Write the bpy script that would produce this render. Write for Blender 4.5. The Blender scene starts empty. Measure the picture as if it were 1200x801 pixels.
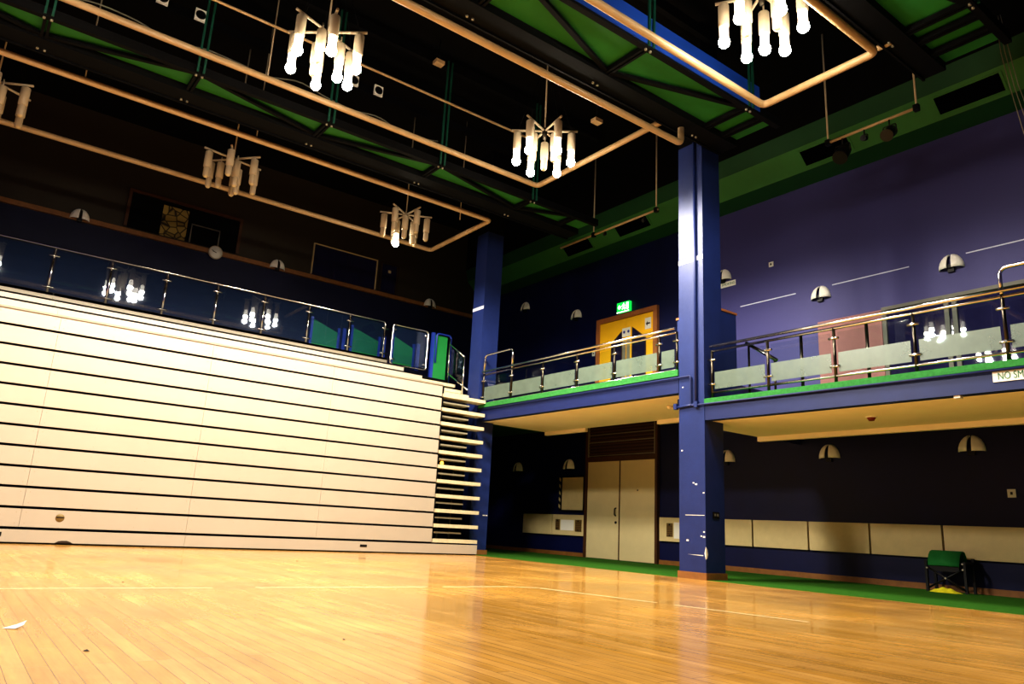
import bpy, bmesh, math, random
from mathutils import Vector, Matrix
random.seed(7)
S = bpy.context.scene
COL = S.collection
PI = math.pi

# ------------------------------------------------------------------ materials
def lin(h):
    h = h.lstrip('#'); v = [int(h[i:i+2], 16)/255 for i in (0, 2, 4)]
    return tuple(c/12.92 if c <= .04045 else ((c+.055)/1.055)**2.4 for c in v) + (1,)

def mat(name, col, rough=.5, metal=0, emit=None, strength=0, noise=0, nscale=6, bump=0, bscale=40, spec=.5, coat=0):
    m = bpy.data.materials.new(name); m.use_nodes = True
    nt = m.node_tree; b = nt.nodes['Principled BSDF']
    c = lin(col) if isinstance(col, str) else col
    b.inputs['Base Color'].default_value = c
    b.inputs['Roughness'].default_value = rough
    b.inputs['Metallic'].default_value = metal
    b.inputs['Specular IOR Level'].default_value = spec
    b.inputs['Coat Weight'].default_value = coat
    if emit:
        b.inputs['Emission Color'].default_value = lin(emit) if isinstance(emit, str) else emit
        b.inputs['Emission Strength'].default_value = strength
    if noise or bump:
        tc = nt.nodes.new('ShaderNodeTexCoord')
    if noise:
        n = nt.nodes.new('ShaderNodeTexNoise'); n.inputs['Scale'].default_value = nscale
        n.inputs['Detail'].default_value = 6; n.inputs['Roughness'].default_value = .65
        nt.links.new(tc.outputs['Object'], n.inputs['Vector'])
        r = nt.nodes.new('ShaderNodeMapRange'); r.inputs[1].default_value = .3; r.inputs[2].default_value = .7
        r.inputs[3].default_value = 1-noise; r.inputs[4].default_value = 1+noise
        nt.links.new(n.outputs['Fac'], r.inputs[0])
        mx = nt.nodes.new('ShaderNodeVectorMath'); mx.operation = 'SCALE'; mx.inputs[0].default_value = c[:3]
        nt.links.new(r.outputs[0], mx.inputs['Scale'])
        nt.links.new(mx.outputs[0], b.inputs['Base Color'])
    if bump:
        n2 = nt.nodes.new('ShaderNodeTexNoise'); n2.inputs['Scale'].default_value = bscale; n2.inputs['Detail'].default_value = 4
        nt.links.new(tc.outputs['Object'], n2.inputs['Vector'])
        bp = nt.nodes.new('ShaderNodeBump'); bp.inputs['Strength'].default_value = bump; bp.inputs['Distance'].default_value = .01
        nt.links.new(n2.outputs['Fac'], bp.inputs['Height']); nt.links.new(bp.outputs[0], b.inputs['Normal'])
    return m

def glass_mat(name, tint, haze, haze_col, rough=.02):
    m = bpy.data.materials.new(name); m.use_nodes = True
    nt = m.node_tree; nt.nodes.clear()
    out = nt.nodes.new('ShaderNodeOutputMaterial')
    tr = nt.nodes.new('ShaderNodeBsdfTransparent'); tr.inputs[0].default_value = tint
    gl = nt.nodes.new('ShaderNodeBsdfGlossy'); gl.inputs['Roughness'].default_value = rough
    di = nt.nodes.new('ShaderNodeBsdfDiffuse'); di.inputs[0].default_value = haze_col
    lw = nt.nodes.new('ShaderNodeLayerWeight'); lw.inputs['Blend'].default_value = .5
    pw = nt.nodes.new('ShaderNodeMath'); pw.operation = 'POWER'; pw.inputs[1].default_value = 4.5; nt.links.new(lw.outputs['Facing'], pw.inputs[0])
    fr = nt.nodes.new('ShaderNodeMath'); fr.operation = 'MULTIPLY_ADD'; fr.inputs[1].default_value = .9; fr.inputs[2].default_value = .045; nt.links.new(pw.outputs[0], fr.inputs[0])
    a = nt.nodes.new('ShaderNodeMixShader'); a.inputs[0].default_value = haze
    b = nt.nodes.new('ShaderNodeMixShader')
    if haze:
        tc = nt.nodes.new('ShaderNodeTexCoord'); n = nt.nodes.new('ShaderNodeTexNoise'); n.inputs['Scale'].default_value = 5; n.inputs['Detail'].default_value = 5
        r = nt.nodes.new('ShaderNodeMapRange'); r.inputs[1].default_value = .3; r.inputs[2].default_value = .7
        r.inputs[3].default_value = haze*.85; r.inputs[4].default_value = min(1, haze*1.15)
        nt.links.new(tc.outputs['Object'], n.inputs['Vector']); nt.links.new(n.outputs['Fac'], r.inputs[0]); nt.links.new(r.outputs[0], a.inputs[0])
    nt.links.new(tr.outputs[0], a.inputs[1]); nt.links.new(di.outputs[0], a.inputs[2])
    nt.links.new(fr.outputs[0], b.inputs[0]); nt.links.new(a.outputs[0], b.inputs[1]); nt.links.new(gl.outputs[0], b.inputs[2])
    nt.links.new(b.outputs[0], out.inputs['Surface'])
    return m

def floor_mat():
    m = bpy.data.materials.new('sprung_wood'); m.use_nodes = True
    nt = m.node_tree; b = nt.nodes['Principled BSDF']; N = nt.nodes.new; L = nt.links.new
    tc = N('ShaderNodeTexCoord')
    mp = N('ShaderNodeMapping'); mp.inputs['Rotation'].default_value = (0, 0, PI/2); L(tc.outputs['Object'], mp.inputs[0])
    br = N('ShaderNodeTexBrick'); br.offset = .37; br.offset_frequency = 3
    br.inputs['Color1'].default_value = lin('#d9a458'); br.inputs['Color2'].default_value = lin('#c79240'); br.inputs['Mortar'].default_value = lin('#9a6424')
    br.inputs['Scale'].default_value = 1; br.inputs['Mortar Size'].default_value = .0022; br.inputs['Mortar Smooth'].default_value = .3; br.inputs['Bias'].default_value = -.1
    br.inputs['Brick Width'].default_value = 1.15; br.inputs['Row Height'].default_value = .075
    L(mp.outputs[0], br.inputs['Vector'])
    # streaks along the boards
    mp2 = N('ShaderNodeMapping'); mp2.inputs['Scale'].default_value = (9, .7, 1); L(tc.outputs['Object'], mp2.inputs[0])
    n1 = N('ShaderNodeTexNoise'); n1.inputs['Scale'].default_value = 1.6; n1.inputs['Detail'].default_value = 7; n1.inputs['Roughness'].default_value = .7; L(mp2.outputs[0], n1.inputs['Vector'])
    r1 = N('ShaderNodeMapRange'); r1.inputs[1].default_value = .3; r1.inputs[2].default_value = .7; r1.inputs[3].default_value = .72; r1.inputs[4].default_value = 1.22; L(n1.outputs['Fac'], r1.inputs[0])
    # wear patches
    n2 = N('ShaderNodeTexNoise'); n2.inputs['Scale'].default_value = .75; n2.inputs['Detail'].default_value = 8; n2.inputs['Roughness'].default_value = .6; L(tc.outputs['Object'], n2.inputs['Vector'])
    r2 = N('ShaderNodeMapRange'); r2.inputs[1].default_value = .32; r2.inputs[2].default_value = .68; r2.inputs[3].default_value = .8; r2.inputs[4].default_value = 1.18; L(n2.outputs['Fac'], r2.inputs[0])
    mm = N('ShaderNodeMath'); mm.operation = 'MULTIPLY'; L(r1.outputs[0], mm.inputs[0]); L(r2.outputs[0], mm.inputs[1])
    sc = N('ShaderNodeVectorMath'); sc.operation = 'SCALE'; L(br.outputs['Color'], sc.inputs[0]); L(mm.outputs[0], sc.inputs['Scale'])
    # small dark scuffs
    n3 = N('ShaderNodeTexNoise'); n3.inputs['Scale'].default_value = 5.5; n3.inputs['Detail'].default_value = 9; n3.inputs['Roughness'].default_value = .75; L(tc.outputs['Object'], n3.inputs['Vector'])
    r3 = N('ShaderNodeMapRange'); r3.inputs[1].default_value = .67; r3.inputs[2].default_value = .76; r3.inputs[3].default_value = 0; r3.inputs[4].default_value = .55; L(n3.outputs['Fac'], r3.inputs[0])
    mx = N('ShaderNodeMix'); mx.data_type = 'RGBA'; L(r3.outputs[0], mx.inputs['Factor']); L(sc.outputs[0], mx.inputs['A']); mx.inputs['B'].default_value = lin('#5a3512')
    L(mx.outputs['Result'], b.inputs['Base Color'])
    r4 = N('ShaderNodeMapRange'); r4.inputs[1].default_value = .3; r4.inputs[2].default_value = .7; r4.inputs[3].default_value = .09; r4.inputs[4].default_value = .2; L(n2.outputs['Fac'], r4.inputs[0])
    L(r4.outputs[0], b.inputs['Roughness'])
    bp = N('ShaderNodeBump'); bp.inputs['Strength'].default_value = .03; bp.inputs['Distance'].default_value = .002
    L(n1.outputs['Fac'], bp.inputs['Height']); L(bp.outputs[0], b.inputs['Normal'])
    b.inputs['Specular IOR Level'].default_value = .55
    return m

def wall_mat(name, lo, hi, zmid=None, ymax=None):
    """painted plaster, optionally a second colour above zmid, up to ymax"""
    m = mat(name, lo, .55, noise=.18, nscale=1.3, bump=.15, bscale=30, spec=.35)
    if zmid is not None:
        nt = m.node_tree; b = nt.nodes['Principled BSDF']
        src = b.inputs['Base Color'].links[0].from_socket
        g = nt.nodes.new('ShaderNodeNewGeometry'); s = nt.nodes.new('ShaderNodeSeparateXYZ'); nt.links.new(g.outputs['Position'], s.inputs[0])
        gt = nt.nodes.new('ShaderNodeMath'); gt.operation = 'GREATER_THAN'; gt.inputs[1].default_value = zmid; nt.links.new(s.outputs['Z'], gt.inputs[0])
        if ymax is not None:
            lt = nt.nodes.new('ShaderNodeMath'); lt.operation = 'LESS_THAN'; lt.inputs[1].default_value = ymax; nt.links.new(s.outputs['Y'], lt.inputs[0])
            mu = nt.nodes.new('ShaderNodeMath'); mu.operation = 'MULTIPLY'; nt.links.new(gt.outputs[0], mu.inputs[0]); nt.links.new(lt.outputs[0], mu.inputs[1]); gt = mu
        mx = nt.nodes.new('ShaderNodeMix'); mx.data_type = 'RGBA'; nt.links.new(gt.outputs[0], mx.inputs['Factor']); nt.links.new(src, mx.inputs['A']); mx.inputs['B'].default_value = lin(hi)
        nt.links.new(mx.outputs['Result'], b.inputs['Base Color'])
    return m

def stone_mat():
    m = mat('stone_panel', '#7d6a3a', .8)
    nt = m.node_tree; b = nt.nodes['Principled BSDF']
    tc = nt.nodes.new('ShaderNodeTexCoord'); v = nt.nodes.new('ShaderNodeTexVoronoi'); v.feature = 'DISTANCE_TO_EDGE'; v.inputs['Scale'].default_value = 5.5
    v2 = nt.nodes.new('ShaderNodeTexVoronoi'); v2.inputs['Scale'].default_value = 5.5
    nt.links.new(tc.outputs['Object'], v.inputs['Vector']); nt.links.new(tc.outputs['Object'], v2.inputs['Vector'])
    cr = nt.nodes.new('ShaderNodeValToRGB'); cr.color_ramp.elements[0].position = .02; cr.color_ramp.elements[0].color = lin('#1c150a')
    cr.color_ramp.elements[1].position = .1; cr.color_ramp.elements[1].color = lin('#b09850'); nt.links.new(v.outputs['Distance'], cr.inputs[0])
    mx = nt.nodes.new('ShaderNodeMix'); mx.data_type = 'RGBA'; mx.blend_type = 'MULTIPLY'; mx.inputs['Factor'].default_value = .6
    nt.links.new(cr.outputs[0], mx.inputs['A']); bw = nt.nodes.new('ShaderNodeRGBToBW'); nt.links.new(v2.outputs['Color'], bw.inputs[0]); nt.links.new(bw.outputs[0], mx.inputs['B'])
    nt.links.new(mx.outputs['Result'], b.inputs['Base Color'])
    return m

M = dict(
    wood=floor_mat(),
    carpet=mat('green_carpet', '#33641f', .95, noise=.3, nscale=30, bump=.6, bscale=220, spec=.1),
    lip=mat('green_edge_carpet', '#3a8042', .95, noise=.25, nscale=25, bump=.6, bscale=160, spec=.1),
    navy_low=wall_mat('navy_wall', '#2d2f74', '#2d2f74'),
    navy_right=wall_mat('purple_shaded_wall', '#050d40', '#403e78', 2.7, 10.2),  # navy beyond the column and under the balcony is shade painted into the colour
    back=wall_mat('back_wall', '#0e1136', '#342d23', 6.76),
    black=mat('black_ceiling', '#0b0b0c', .9, spec=.1),
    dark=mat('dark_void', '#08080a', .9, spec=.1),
    column=mat('royal_blue_paint', '#1f2e64', .45, noise=.12, nscale=3, bump=.12, bscale=30, spec=.35),
    fascia=mat('fascia_blue_paint', '#182558', .5, noise=.1, nscale=3, spec=.35),
    cream_soffit=mat('cream_soffit', '#fff0d4', .75, noise=.05, nscale=1.5),
    seat_panel=mat('ivory_panel', '#b3a898', .42, noise=.04, nscale=1.1, spec=.4),
    seat_deck=mat('ivory_deck_edge', '#948874', .5, noise=.05, nscale=2),
    tread=mat('aluminium_tread', '#cfc3a2', .4, noise=.15, nscale=9),
    tread2=mat('thin_tread', '#8d8672', .5),
    rivet=mat('rivet', '#a39682', .4),
    steel=mat('polished_steel', '#e4e0da', .16, 1),
    steel_dark=mat('smoked_steel', '#4a453d', .28, 1),
    glass=glass_mat('clear_glass', (.92, .96, .96, 1), 0, (.5, .6, .7, 1)),
    glass_blue=glass_mat('tinted_rail_glass', (.75, .83, .95, 1), .06, (.04, .08, .18, 1)),  # blue tint, with a faint blue haze standing for reflections
    frost=glass_mat('frosted_band', (.8, .92, .86, 1), .6, (.15, .195, .16, 1), .35),
    window=glass_mat('window_glass', (.3, .33, .45, 1), .16, (.10, .09, .3, 1)),  # purple haze paints reflections into the panes
    pipe=mat('cream_pipe', '#bfa37c', .35, noise=.1, nscale=4, spec=.5),
    tube=mat('lamp_tube_paint', '#b9ab93', .4),
    bulb_on=mat('lit_bulb', '#ffffff', .3, emit='#fff3dc', strength=90),
    bulb_off=mat('unlit_bulb', '#cbb992', .25),
    reflector=mat('reflector', '#fff4e0', .25, emit='#fff0d8', strength=6),  # emission added to whiten the lit tube ends like glare
    green_steel=mat('green_soffit_sheet', '#23752f', .7, noise=.12, nscale=2),
    truss=mat('truss_black', '#07080b', .7, spec=.15),
    truss_green=mat('truss_post_green', '#0f4a3c', .5),
    truss_blue=mat('truss_blue', '#1b46a8', .45),
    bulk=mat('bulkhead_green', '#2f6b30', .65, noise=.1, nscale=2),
    bulk_shade=mat('bulkhead_shaded_green', '#07431f', .7, noise=.1, nscale=2),  # same green darkened for the bulkhead faces in shade
    vent=mat('vent_black', '#030303', .9, spec=0),
    oak=mat('oak_trim', '#8a5c2e', .5, noise=.2, nscale=8),
    brown=mat('dark_brown_wood', '#4a2c16', .5, noise=.2, nscale=8),
    red_oak=mat('reddish_door_frame', '#a5673a', .45, noise=.15, nscale=8),
    dado=mat('cream_dado', '#d3c08f', .55, noise=.08, nscale=3),
    door_cream=mat('cream_door', '#d8c79a', .5, noise=.05, nscale=2),
    yellow=mat('yellow_door', '#ffc020', .45, noise=.05, nscale=3),
    grille=mat('grille_bronze', '#7a6336', .45, .3),
    white=mat('white_plastic', '#e9e6dd', .45),
    shade=mat('ceramic_shade', '#fffaf0', .4),
    black_metal=mat('black_metal', '#141416', .45, .4),
    canvas=mat('green_canvas', '#157a35', .8, bump=.4, bscale=200),
    yellow_cloth=mat('yellow_cloth', '#d8d21c', .8, noise=.2, nscale=14, bump=.5, bscale=30),
    grey_board=mat('grey_board', '#6b6a62', .7),
    paper=mat('white_paper', '#f4f1ea', .7),
    debris=mat('dark_debris', '#2b1a0c', .8),
    pink=mat('dusky_pink_board', '#9a6a68', .7, noise=.06, nscale=5),
    alu=mat('aluminium_frame', '#a9a490', .4, .5),
    exit_green=mat('exit_green', '#0a8a30', .5, emit='#0fb83f', strength=1.6),
    exit_white=mat('exit_white', '#ffffff', .5, emit='#e8ffe0', strength=3.0),
    sign_green=mat('sign_green', '#176a35', .6),
    red=mat('red_sensor', '#7a2018', .5),
    stone=stone_mat(),
    green_panel=mat('green_infill', '#0a7a36', .6, noise=.1, nscale=3),
    blue_frame=mat('blue_frame', '#16308a', .45),
    tape=mat('pale_tape', '#cfd3e6', .6),
    line=mat('court_line', '#e9cfa0', .4),
    rope=mat('pale_cable', '#8d8878', .7),
    amber=mat('amber_lamp', '#ffcf60', .4, emit='#ffb840', strength=4),
)

# ------------------------------------------------------------------ geometry helpers
class MB:
    def __init__(s): s.v = []; s.f = []; s.sm = []; s.mi = []; s.m = 0
    def add(s, vs, fs, smooth=False):
        o = len(s.v); s.v += [tuple(v) for v in vs]
        for f in fs: s.f.append([i+o for i in f]); s.sm.append(smooth); s.mi.append(s.m)
        return s
    def box(s, x0, x1, y0, y1, z0, z1):
        if x0 > x1: x0, x1 = x1, x0
        if y0 > y1: y0, y1 = y1, y0
        if z0 > z1: z0, z1 = z1, z0
        return s.add([(x0,y0,z0),(x1,y0,z0),(x1,y1,z0),(x0,y1,z0),(x0,y0,z1),(x1,y0,z1),(x1,y1,z1),(x0,y1,z1)],
              [(0,3,2,1),(4,5,6,7),(0,1,5,4),(1,2,6,5),(2,3,7,6),(3,0,4,7)])
    def cyl(s, p, q, r, n=12, r2=None):
        p, q = Vector(p), Vector(q); r2 = r if r2 is None else r2
        d = (q-p).normalized(); a = d.orthogonal().normalized(); b = d.cross(a)
        vs = []
        for c, rr in ((p, r), (q, r2)):
            vs += [c + rr*(math.cos(2*PI*i/n)*a + math.sin(2*PI*i/n)*b) for i in range(n)]
        s.add(vs, [(i, (i+1) % n, n+(i+1) % n, n+i) for i in range(n)], True)
        o = len(s.v)-2*n
        s.f.append([o+i for i in reversed(range(n))]); s.f.append([o+n+i for i in range(n)]); s.sm += [False, False]; s.mi += [s.m, s.m]
        return s
    def tube(s, pts, r, n=10, fillet=0, closed=False):
        P = [Vector(p) for p in pts]
        if fillet:
            Q = []
            rng = range(len(P))
            for i in rng:
                if not closed and i in (0, len(P)-1): Q.append(P[i]); continue
                a, b, c = P[i-1], P[i], P[(i+1) % len(P)]
                u, w = (a-b), (c-b); k = min(fillet, u.length*.45, w.length*.45); u.normalize(); w.normalize()
                for j in range(7):
                    t = j/6; Q.append((1-t)**2*(b+u*k) + 2*t*(1-t)*b + t*t*(b+w*k))
            P = Q
        m = len(P); rings = []; a = None
        for i in range(m):
            if closed: d = (P[(i+1) % m]-P[i-1]).normalized()
            else: d = (P[min(i+1, m-1)]-P[max(i-1, 0)]).normalized()
            if a is None: a = d.orthogonal().normalized()
            else:
                a = a-d*a.dot(d); a.normalize()
            b = d.cross(a); sc = 1
            rings.append([P[i]+r*sc*(math.cos(2*PI*k/n)*a+math.sin(2*PI*k/n)*b) for k in range(n)])
        vs = [v for g in rings for v in g]
        fs = [(i*n+k, i*n+(k+1) % n, ((i+1) % m)*n+(k+1) % n, ((i+1) % m)*n+k) for i in range(m if closed else m-1) for k in range(n)]
        s.add(vs, fs, True)
        if not closed:
            o = len(s.v)-m*n
            s.f.append([o+k for k in reversed(range(n))]); s.f.append([o+(m-1)*n+k for k in range(n)]); s.sm += [False, False]; s.mi += [s.m, s.m]
        return s
    def lathe(s, c, prof, n=20, axis='z'):
        vs = []
        for r, h in prof:
            for k in range(n):
                t = 2*PI*k/n
                p = (r*math.cos(t), r*math.sin(t), h) if axis == 'z' else ((r*math.cos(t), h, r*math.sin(t)) if axis == 'y' else (h, r*math.cos(t), r*math.sin(t)))
                vs.append((c[0]+p[0], c[1]+p[1], c[2]+p[2]))
        m = len(prof)
        return s.add(vs, [(i*n+k, i*n+(k+1) % n, (i+1)*n+(k+1) % n, (i+1)*n+k) for i in range(m-1) for k in range(n)], True)
    def prism(s, poly, axis, a, b):
        """poly: 2-D points; axis x: (y,z), y: (x,z), z: (x,y)"""
        def p(u, w, t): return {'x': (t, u, w), 'y': (u, t, w), 'z': (u, w, t)}[axis]
        n = len(poly); vs = [p(u, w, a) for u, w in poly]+[p(u, w, b) for u, w in poly]
        return s.add(vs, [tuple(reversed(range(n))), tuple(range(n, 2*n))]+[(i, (i+1) % n, n+(i+1) % n, n+i) for i in range(n)])
    def build(s, name, m, parent=None, loc=None, **k):
        me = bpy.data.meshes.new(name); me.from_pydata(s.v, [], s.f)
        for mm in (m if isinstance(m, (list, tuple)) else [m]): me.materials.append(mm)
        me.polygons.foreach_set('use_smooth', s.sm); me.polygons.foreach_set('material_index', s.mi)
        bm = bmesh.new(); bm.from_mesh(me); bmesh.ops.recalc_face_normals(bm, faces=bm.faces); bm.to_mesh(me); bm.free()
        me.update()
        o = bpy.data.objects.new(name, me); COL.objects.link(o)
        if parent is not None:
            o.parent = parent
            # geometry of parts is written in world space; shift it into the parent's space
            off = world_loc(parent); me.transform(Matrix.Translation(-off)) if off.length else None
        if loc: o.location = loc
        for a, b in k.items(): o[a] = b
        return o

def world_loc(o):
    v = Vector((0, 0, 0))
    while o is not None: v = v+Vector(o.location); o = o.parent
    return v

def rooted(o, at):
    """put a single-mesh thing's origin at its base"""
    at = Vector(at); o.data.transform(Matrix.Translation(-at)); o.location = at; return o

def thing(name, label, cat, loc=(0, 0, 0), group=None):
    o = bpy.data.objects.new(name, None); COL.objects.link(o); o.location = loc; o.empty_display_size = .1
    o['label'] = label; o['category'] = cat
    if group: o['group'] = group
    return o
def tag(o, label, cat, group=None):
    o['label'] = label; o['category'] = cat
    if group: o['group'] = group
    return o
def struct(name, mb, m):
    o = mb.build(name, m); o['kind'] = 'structure'; return o
def sempty(name, loc=(0, 0, 0)):
    o = bpy.data.objects.new(name, None); COL.objects.link(o); o.location = loc; o['kind'] = 'structure'; return o
def dup(root, loc, label=None, group=None, rz=None):
    r = root.copy(); COL.objects.link(r); r.location = loc
    if rz is not None: r.rotation_euler = (0, 0, rz)
    if label: r['label'] = label
    if group: r['group'] = group
    for ch in list(root.children):
        c = ch.copy(); COL.objects.link(c); c.parent = r
        for g in list(ch.children):
            d = g.copy(); COL.objects.link(d); d.parent = c
    return r
def text_mesh(name, s, size, m, parent, mw, align='CENTER', sx=1):
    cu = bpy.data.curves.new(name, 'FONT'); cu.body = s; cu.size = size; cu.align_x = align; cu.align_y = 'CENTER'; cu.extrude = .001
    t = bpy.data.objects.new(name+'_tmp', cu); COL.objects.link(t)
    dg = bpy.context.evaluated_depsgraph_get(); me = bpy.data.meshes.new_from_object(t.evaluated_get(dg))
    bpy.data.objects.remove(t); bpy.data.curves.remove(cu)
    me.transform(Matrix.Diagonal((sx, 1, 1, 1))); me.transform(mw); me.transform(Matrix.Translation(-world_loc(parent)))
    me.materials.clear(); me.materials.append(m)
    o = bpy.data.objects.new(name, me); COL.objects.link(o); o.parent = parent; return o
# text lying on a wall that faces -X (reads along -Y, up Z)
def on_x(x, y, z): return Matrix(((0, 0, -1, x), (-1, 0, 0, y), (0, 1, 0, z), (0, 0, 0, 1)))

# ------------------------------------------------------------------ key dimensions (metres)
AX, WX = 9.11, 12.48            # gallery edge, right wall
BY, BACK = 13.15, 18.3          # seating front, back wall
TOP = 9.4

# ------------------------------------------------------------------ setting
fl = struct('floor', MB().box(-6, AX, -5, BACK, -.1, 0), M['wood'])
struct('floor', MB().box(AX, WX, -5, BACK, -.1, .004), M['carpet'])['label'] = 'green carpet strip along the right wall'
struct('ceiling', MB().box(-6, WX+.2, -5, BACK+.2, TOP, TOP+.1), M['black'])
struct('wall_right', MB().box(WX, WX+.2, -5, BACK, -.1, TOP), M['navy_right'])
struct('wall_back', MB().box(-6, WX+.2, BACK, BACK+.2, -.1, TOP), M['back'])
struct('wall_left', MB().box(-6.2, -6, -5, BACK+.2, -.1, TOP), M['navy_low'])
struct('wall_front', MB().box(-6.2, WX+.2, -5.2, -5, -.1, TOP), M['navy_low'])
b = MB()
for y0, y1 in ((-5, 11.2), (13.52, BACK)): b.box(WX-.025, WX, y0, y1, .004, .095)
struct('baseboard_right', b, M['oak'])
b = MB().box(-6, WX, BACK-.07, BACK, 6.70, 6.81)
struct('trim_1', b, M['oak'])
b = MB()
for y0, y1 in ((9.02, 7.75), (7.0, 5.6), (4.7, 3.0)): b.box(WX-.004, WX, y0, y1, 5.262, 5.28)
struct('trim_2', b, M['tape'])
# court line worn into the floor, a part of the floor
b = MB()
for x0, x1 in ((.2, 1.9), (2.25, 3.9), (4.1, 4.9)): b.box(x0, x1, 6.45, 6.49, 0, .0012)
b.add([(4.9,6.45,.0012),(5.15,6.3,.0012),(5.19,6.33,.0012),(4.92,6.49,.0012)], [(0,1,2,3)])
b.add([(5.15,6.28,.0012),(5.40,4.9,.0012),(5.44,4.9,.0012),(5.19,6.30,.0012)], [(0,1,2,3)])
b.add([(5.42,4.7,.0012),(5.60,3.5,.0012),(5.64,3.5,.0012),(5.46,4.7,.0012)], [(0,1,2,3)])
b.build('court_line', M['line'], fl)

# columns
def column(y0, y1, x1, stripe_z, top):
    c = struct('column', MB().box(AX, x1, y0, y1, 0, top), M['column'])
    MB().box(AX, x1, y0, y1, top, TOP).build('column_top_shade', M['dark'], c)  # upper length coloured black where the column fades into the dark
    MB().box(AX-.02, x1+.02, y0-.02, y1+.02, 0, .1).build('base_trim', M['oak'], c)
    MB().box(AX-.004, AX, y0, y1, stripe_z, stripe_z+.075).build('tape_stripe', M['tape'], c)
    return c
cR = column(7.28, 7.78, 9.56, 4.97, 7.1)
b = MB()
b.box(AX-.003, AX, 7.30, 7.66, .917, .925)
b.prism([(7.62, .348), (7.33, .338), (7.33, .35)], 'x', AX-.003, AX)
for y, z, s in ((7.62,.55,.02),(7.36,.62,.015),(7.31,.61,.02),(7.31,.68,.015),(7.7,2.9,.012),(7.72,1.9,.015),(7.5,1.4,.015),(7.45,1.38,.02),(7.31,1.25,.015)):
    b.box(AX-.003, AX, y-s, y+s, z-s*.6, z+s*.6)
b.prism([(9.11, .30), (9.11, .47), (9.14, .43), (9.155, .36), (9.13, .30)], 'y', 7.277, 7.28)
b.prism([(7.28, .28), (7.28, .47), (7.305, .38)], 'x', AX-.003, AX)
b.build('paint_scuff', M['white'], cR)
cL = column(13.5, 13.94, 9.56, 5.41, 7.3)
b = MB()
b.box(9.42, 9.48, 13.497, 13.5, .81, .83).box(9.5, 9.55, 13.497, 13.5, .81, .83); b.build('paint_scuff', M['white'], cL)
# painted conduit and ledge on the right column
t = thing('conduit', 'blue painted cable conduit running down the face of the front column', 'pipe', (AX, 7.42, 2.6))
MB().tube([(AX-.025, 7.42, 7.09), (AX-.025, 7.42, 2.62)], .022, 8).build('vertical_run', M['column'], t)
MB().tube([(AX-.025, 7.40, 2.60), (AX-.025, 7.80, 2.58)], .02, 8).build('cross_run', M['column'], t)
for y in (7.41, 7.82): MB().box(AX-.055, AX, y-.03, y+.03, 2.55, 2.64).build('junction_box', M['column'], t)
o = MB().tube([(AX-.03, 13.4, 3.06), (AX-.03, 7.52, 3.06), (AX-.03, 7.52, 2.585), (AX-.03, -2, 2.545)], .016, 8, .04).build('conduit', M['fascia'])
tag(rooted(o, (AX, 7.5, 2.6)), 'thin blue conduit stepping along both balcony edges', 'pipe')
# double socket on the side of the column
t = thing('wall_socket', 'black double socket low on the side of the front column', 'socket', (9.34, 7.28, .94))
MB().box(9.27, 9.41, 7.262, 7.28, .89, .98).build('plate', M['black_metal'], t)
for x in (9.31, 9.37): MB().box(x-.018, x+.018, 7.258, 7.262, .92, .955).build('switch', M['grey_board'], t)

# green bulkhead along the top of the right wall
bk = sempty('wall_right_bulkhead', (WX, 8, 7.4))
MB().prism([(WX, 7.42), (12.05, 7.50), (12.05, 7.53), (WX, 7.53)], 'y', -5, BACK).build('underside', M['bulk_shade'], bk)
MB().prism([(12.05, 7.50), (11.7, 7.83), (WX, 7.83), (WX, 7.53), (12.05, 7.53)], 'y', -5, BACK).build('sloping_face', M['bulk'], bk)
MB().prism([(11.7, 7.83), (11.6, 8.16), (WX, 8.16), (WX, 7.83)], 'y', -5, BACK).build('upper_face', M['bulk_shade'], bk)
MB().box(11.6, WX, -5, BACK, 8.165, TOP).build('upper_darkness', M['dark'], bk)  # black block added to stand for the darkness above the bulkhead
n = Vector((-.33, 0, -.35)).normalized(); d = Vector((-.35, 0, .33)).normalized(); c0 = Vector((11.875, 0, 7.665))
for i, (y0, y1, lb) in enumerate(((13.0, 13.95, 'black vent in the green bulkhead, furthest from the camera'), (11.05, 12.05, 'black vent in the green bulkhead, just left of the front column'),
                       (6.2, 7.1, 'black vent in the green bulkhead behind the near spotlight bar'), (3.72, 4.68, 'black vent in the green bulkhead nearest the camera, upper right'))):
    t = thing('air_vent', lb, 'vent', (11.875, (y0+y1)/2, 7.665), 'air vents in the green bulkhead')
    def quad(mb, a, bb, w, off, th):
        vs = []
        for k in (off, off+th):
            for yy, ww in ((a, -w), (bb, -w), (bb, w), (a, w)):
                p = c0+n*k+d*ww; vs.append((p.x, yy, p.z))
        mb.add(vs, [(0,1,2,3),(4,5,6,7),(0,1,5,4),(1,2,6,5),(2,3,7,6),(3,0,4,7)])
    g = MB(); quad(g, y0, y1, .15, .001, .004); g.build('grille', M['vent'], t)
    f = MB()
    quad(f, y0-.05, y1+.05, .2, -.002, .002)
    for k in range(2):
        pass
    f2 = MB()
    for (a, bb, lo, hi) in ((y0-.04, y1+.04, .15, .175), (y0-.04, y1+.04, -.175, -.15), (y0-.04, y0, -.15, .15), (y1, y1+.04, -.15, .15)):
        vs = []
        for k in (.001, .012):
            for yy, ww in ((a, lo), (bb, lo), (bb, hi), (a, hi)):
                p = c0+n*k+d*ww; vs.append((p.x, yy, p.z))
        f2.add(vs, [(0,1,2,3),(4,5,6,7),(0,1,5,4),(1,2,6,5),(2,3,7,6),(3,0,4,7)])
    f2.build('frame', M['bulk'], t)

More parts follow.
